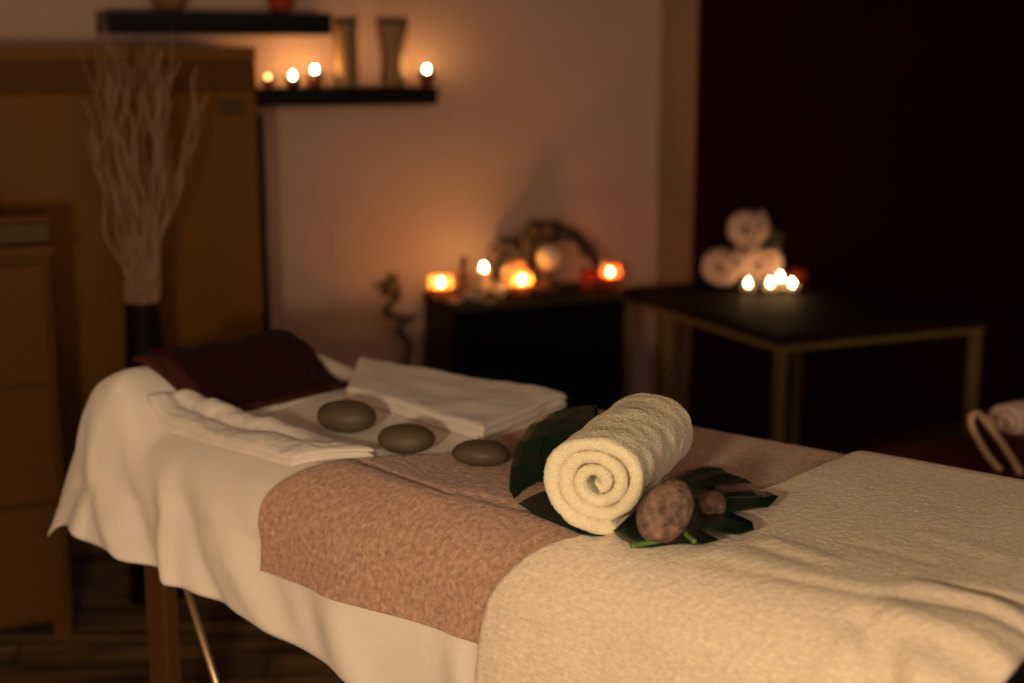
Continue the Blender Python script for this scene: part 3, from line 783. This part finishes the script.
slab('folded_towel', [(.205, .405), (.575, .335), (.53, .625), (.045, .605)], .027, 2, M['white_towel'],
     'flat folded white towel at the far edge of the massage table', 'towel', .004, seed=3, noise_amp=.0012, n=(70, 50))
slab('folded_towel', [(.078, .070), (.428, .062), (.505, .162), (.105, .175)], .021, 2, M['white_towel'],
     'rumpled folded white towel along the near edge of the massage table', 'towel', .004, seed=8, n=(80, 40), g=.010, noise_amp=.0035,
     lump=lambda a, b: .016 * exp(-((a - .10) / .16) ** 2) * exp(-((b - .6) / .45) ** 2) + .012 * exp(-((b - .75) / .25) ** 2) * (1 - sm(a, .3, .8)) + .003 * sin(a * 9 + b * 4) * (1 - sm(a, .7, 1)) - .007 * exp(-((b - .38 - .25 * a) / .10) ** 2) * (1 - sm(a, .75, 1)))
slab('folded_towel', [(.015, .20), (.172, .205), (.14, .455), (.03, .45)], .008, 1, M['white_towel'],
     'white towel showing only as a strip beneath the dark maroon cloth', 'towel', .004, seed=12, n=(30, 50))
dc = slab('folded_cloth', [(.02, .085), (.150, .185), (.166, .460), (-.03, .475)], .010, 2, M['maroon_edge'],
     'dark maroon folded cloth heaped on the head end of the massage table', 'cloth', .0125, seed=15, n=(50, 60), noise_amp=.004)
df = slab('upper_fold', [(.005, .13), (.128, .185), (.135, .455), (-.045, .455)], .008, 1, M['maroon'], '', '', .0222, seed=17, n=(50, 60), noise_amp=.005,
     lump=lambda a, b: .014 * exp(-((a - .15) / .35) ** 2) * sm(b, .45, .95))
for k_ in ('label', 'category'): del df[k_]
df.parent = dc; df.location = (0, 0, 0); df.rotation_euler = (0, 0, 0); df['label'] = 'darker upper fold of the cloth'

# river stones -----------------------------------------------------------------
def surf(px, py, z, dz=0.0):
    p = P(px, py, z); s, t = st(p); q = base(s, t, 0, 0, 1); return Vector((p.x, p.y, q.z + dz))
g = 'dark massage stones in a row'
pebble('massage_stone', surf(347, 432, .705, .0045), 0.050, .036, .0265, M['stone'], 'largest smooth dark stone, leftmost of the row on the massage table', rot=-.35, seed=21, amp=.035, group=g, sub=5, sq=.93)
pebble('massage_stone', surf(407, 452, .705, .0045), .0445, .034, .0225, M['stone'], 'smooth dark stone in the middle of the row of three', rot=-.1, seed=27, amp=.035, group=g, sub=5, sq=.93)
pebble('massage_stone', surf(481, 467.5, .705, .009), .043, .030, .0190, M['stone'], 'flattest smooth dark stone, nearest the green leaf', rot=-.2, seed=31, amp=.05, group=g, sub=5, sq=.93)

# leaves ------------------------------------------------------------------------
def leaf(name, outline, label, ribs, stem=None, crown=None):
    pts = [P(*p) for p in outline]
    org = Vector((pts[0].x, pts[0].y, min(p.z for p in pts)))
    th_ = thing(name, label, 'leaf', org)
    from mathutils.geometry import tessellate_polygon
    tris = tessellate_polygon([[Vector((p.x, p.y, 0)) for p in pts]])
    bm = bmesh.new(); vs = [bm.verts.new(p - org) for p in pts]
    for q in tris:
        try: bm.faces.new([vs[i] for i in q])
        except ValueError: pass
    bmesh.ops.recalc_face_normals(bm, faces=bm.faces)
    for it in range(3):
        bmesh.ops.subdivide_edges(bm, edges=[e for e in bm.edges if e.calc_length() > .006], cuts=1)
        bmesh.ops.triangulate(bm, faces=bm.faces[:])
    for v in bm.verts: v.co.z += .0022 * noise.noise(v.co * 30)
    for f in bm.faces:
        f.normal_update()
        if f.normal.z < 0: f.normal_flip()
    bot = {v: bm.verts.new(v.co - Vector((0, 0, .0009))) for v in bm.verts[:]}
    be_ = [e for e in bm.edges if len(e.link_faces) == 1]
    for f in bm.faces[:]: bm.faces.new([bot[v] for v in reversed(f.verts)])
    for e in be_:
        p_, q_ = e.verts
        bm.faces.new((p_, q_, bot[q_], bot[p_]))
    bmesh.ops.recalc_face_normals(bm, faces=bm.faces)
    finish('blade', bm, M['leaf'], th_)
    for r in ribs:
        pp = spline([P(*q) - org for q in r], 6)
        finish('vein', tube(pp, [.0012 * (1 - .5 * k / len(pp)) for k in range(len(pp))], 6), M['leaf'], th_)
    if stem:
        for sx in stem:
            pp = spline([P(*q) - org for q in sx], 8)
            finish('stem', tube(pp, .0032, 10), M['leaf_rib'], th_)
    return th_
leaf('monstera_leaf', [(597, 405, .775), (575, 406, .772), (550, 412, .765), (530, 425, .755), (517, 445, .742), (511, 466, .728), (509, 488, .718), (514, 499, .7145),
      (523, 489, .7145), (536, 482, .716), (556, 481, .716), (552, 488, .715), (536, 494, .7145), (519, 503, .7145), (534, 514, .7145), (560, 525, .7145), (592, 537, .7145), (606, 535, .7145),
      (600, 520, .7145), (572, 500, .7145), (577, 480, .716), (585, 455, .738), (592, 436, .755), (599, 420, .770)],
     'large glossy dark green leaf standing up left of the rolled towel',
     [[(590, 530, .7165), (560, 500, .718), (540, 460, .735), (550, 430, .757), (580, 410, .7735)]])
ZR, ZBk = .7200, .7335
leaf('monstera_leaf', [(625, 512, ZR), (660, 485, ZR), (690, 470, ZR), (708, 466, ZR), (722, 467, ZR + .002), (738, 475, ZR + .003), (752, 483, ZR + .006), (730, 483, ZR + .002), (712, 485, ZR), (716, 489, ZR + .003), (735, 490, ZR + .009),
      (753, 489, ZBk), (768, 491, ZBk), (778, 497, ZBk), (768, 507, ZBk), (748, 508, ZBk), (733, 511, ZBk - .004), (737, 515, ZBk - .002), (752, 521, ZBk), (754, 529, ZBk), (740, 534, ZBk), (722, 533, ZBk),
      (708, 528, ZBk), (700, 529, ZBk), (707, 534, ZBk), (719, 539, ZBk), (705, 543, ZBk), (680, 544, ZBk), (650, 547, ZBk), (636, 547, ZBk), (624, 541, ZBk - .004), (614, 532, ZR + .004), (610, 522, ZR)],
     'dark green split leaf lying under the rough stones right of the rolled towel',
     [[(640, 540, ZBk + .002), (680, 515, ZR + .01), (715, 499, ZR + .011), (760, 497, ZBk + .001)]],
     stem=[[(631, 546, ZBk + .003), (642, 544, ZBk + .003), (660, 541, ZBk + .004)], [(682, 524, ZBk + .012), (686, 534, ZBk + .006), (695, 542, ZBk + .003)]])

# rough stones --------------------------------------------------------------------
g = 'rough mottled stones on the split leaf'
pb = P(664, 547, .7345)
o = pebble('rough_stone', Vector((pb.x + .004, pb.y + .022, .736)), .030, .025, .041, M['rough_stone'], 'larger mottled brown rough stone leaning beside the rolled towel', rot=.2, seed=44, amp=.09, group=g, sub=5, tilt=(-.35, .60))
pb = P(713, 514, .7275)
o = pebble('rough_stone', Vector((pb.x, pb.y + .012, .7195)), .019, .016, .018, M['rough_stone'], 'smaller mottled brown rough stone farther right on the split leaf', rot=.5, seed=52, amp=.09, group=g, sub=4, tilt=(-.3, .2))

# rolled towel ----------------------------------------------------------------------
p1 = Vector((.104, 1.690, 0)); p2 = Vector((.200, 1.940, 0))
d = p2 - p1; ang = atan2(d.y, d.x) - pi / 2
hb = roll_bm(.0735, d.length, .0185, .0196, 620, 120, 0.6, amp=.0009, r0=.0012, squash=.97, fsc=330)
hero = finish('rolled_towel', hb, M['terry'], loc=((p1.x + p2.x) / 2, (p1.y + p2.y) / 2, .7145), rotz=ang)
tag(hero, 'thick ivory terry towel rolled up beside the green leaves on the massage table', 'towel')

# ------------------------------------------------------------------ lights
def light(name, kind, loc, energy, col, size, target=None, **k):
    d = bpy.data.lights.new(name, kind); d.energy = energy; d.color = col
    if kind == 'AREA': d.size = size
    else: d.shadow_soft_size = size
    o = bpy.data.objects.new(name, d); C.objects.link(o); o.location = loc
    if target is not None:
        o.rotation_euler = (Vector(target) - Vector(loc)).to_track_quat('-Z', 'Y').to_euler()
    for a, b in k.items(): setattr(d, a, b)
    return o
light('warm_room_lamp', 'POINT', (-.40, .18, 1.12), 72, (1.0, .79, .50), .05)
light('soft_fill_light', 'AREA', (.9, -1.3, 1.5), 33, (1.0, .73, .56), 1.6, (0.3, 4, 1.3))  # added fill behind the camera, lifts the walls and softens shadows; no fixture
w = bpy.data.worlds.new('dim room'); SC.world = w; w.use_nodes = True
w.node_tree.nodes['Background'].inputs['Color'].default_value = (1, .6, .35, 1)
w.node_tree.nodes['Background'].inputs['Strength'].default_value = .012

# ------------------------------------------------------------------ camera
cd = bpy.data.cameras.new('camera'); co = bpy.data.objects.new('camera', cd); C.objects.link(co)
cd.sensor_width = 36; cd.lens = FPX / 1024 * 36
co.location = (0, 0, CZ); co.rotation_euler = (pi / 2 - PITCH, 0, 0)
cd.dof.use_dof = True; cd.dof.focus_distance = 1.88; cd.dof.aperture_fstop = 2.0
cd.clip_start = .05
SC.camera = co
SC.view_settings.view_transform = 'Standard'; SC.view_settings.look = 'None'; SC.view_settings.gamma = 1; SC.view_settings.exposure = 0
SC.view_settings.use_curve_mapping = False
SC.cycles.use_denoising = True
SC.cycles.sample_clamp_indirect = 4
SC.cycles.max_bounces = 6
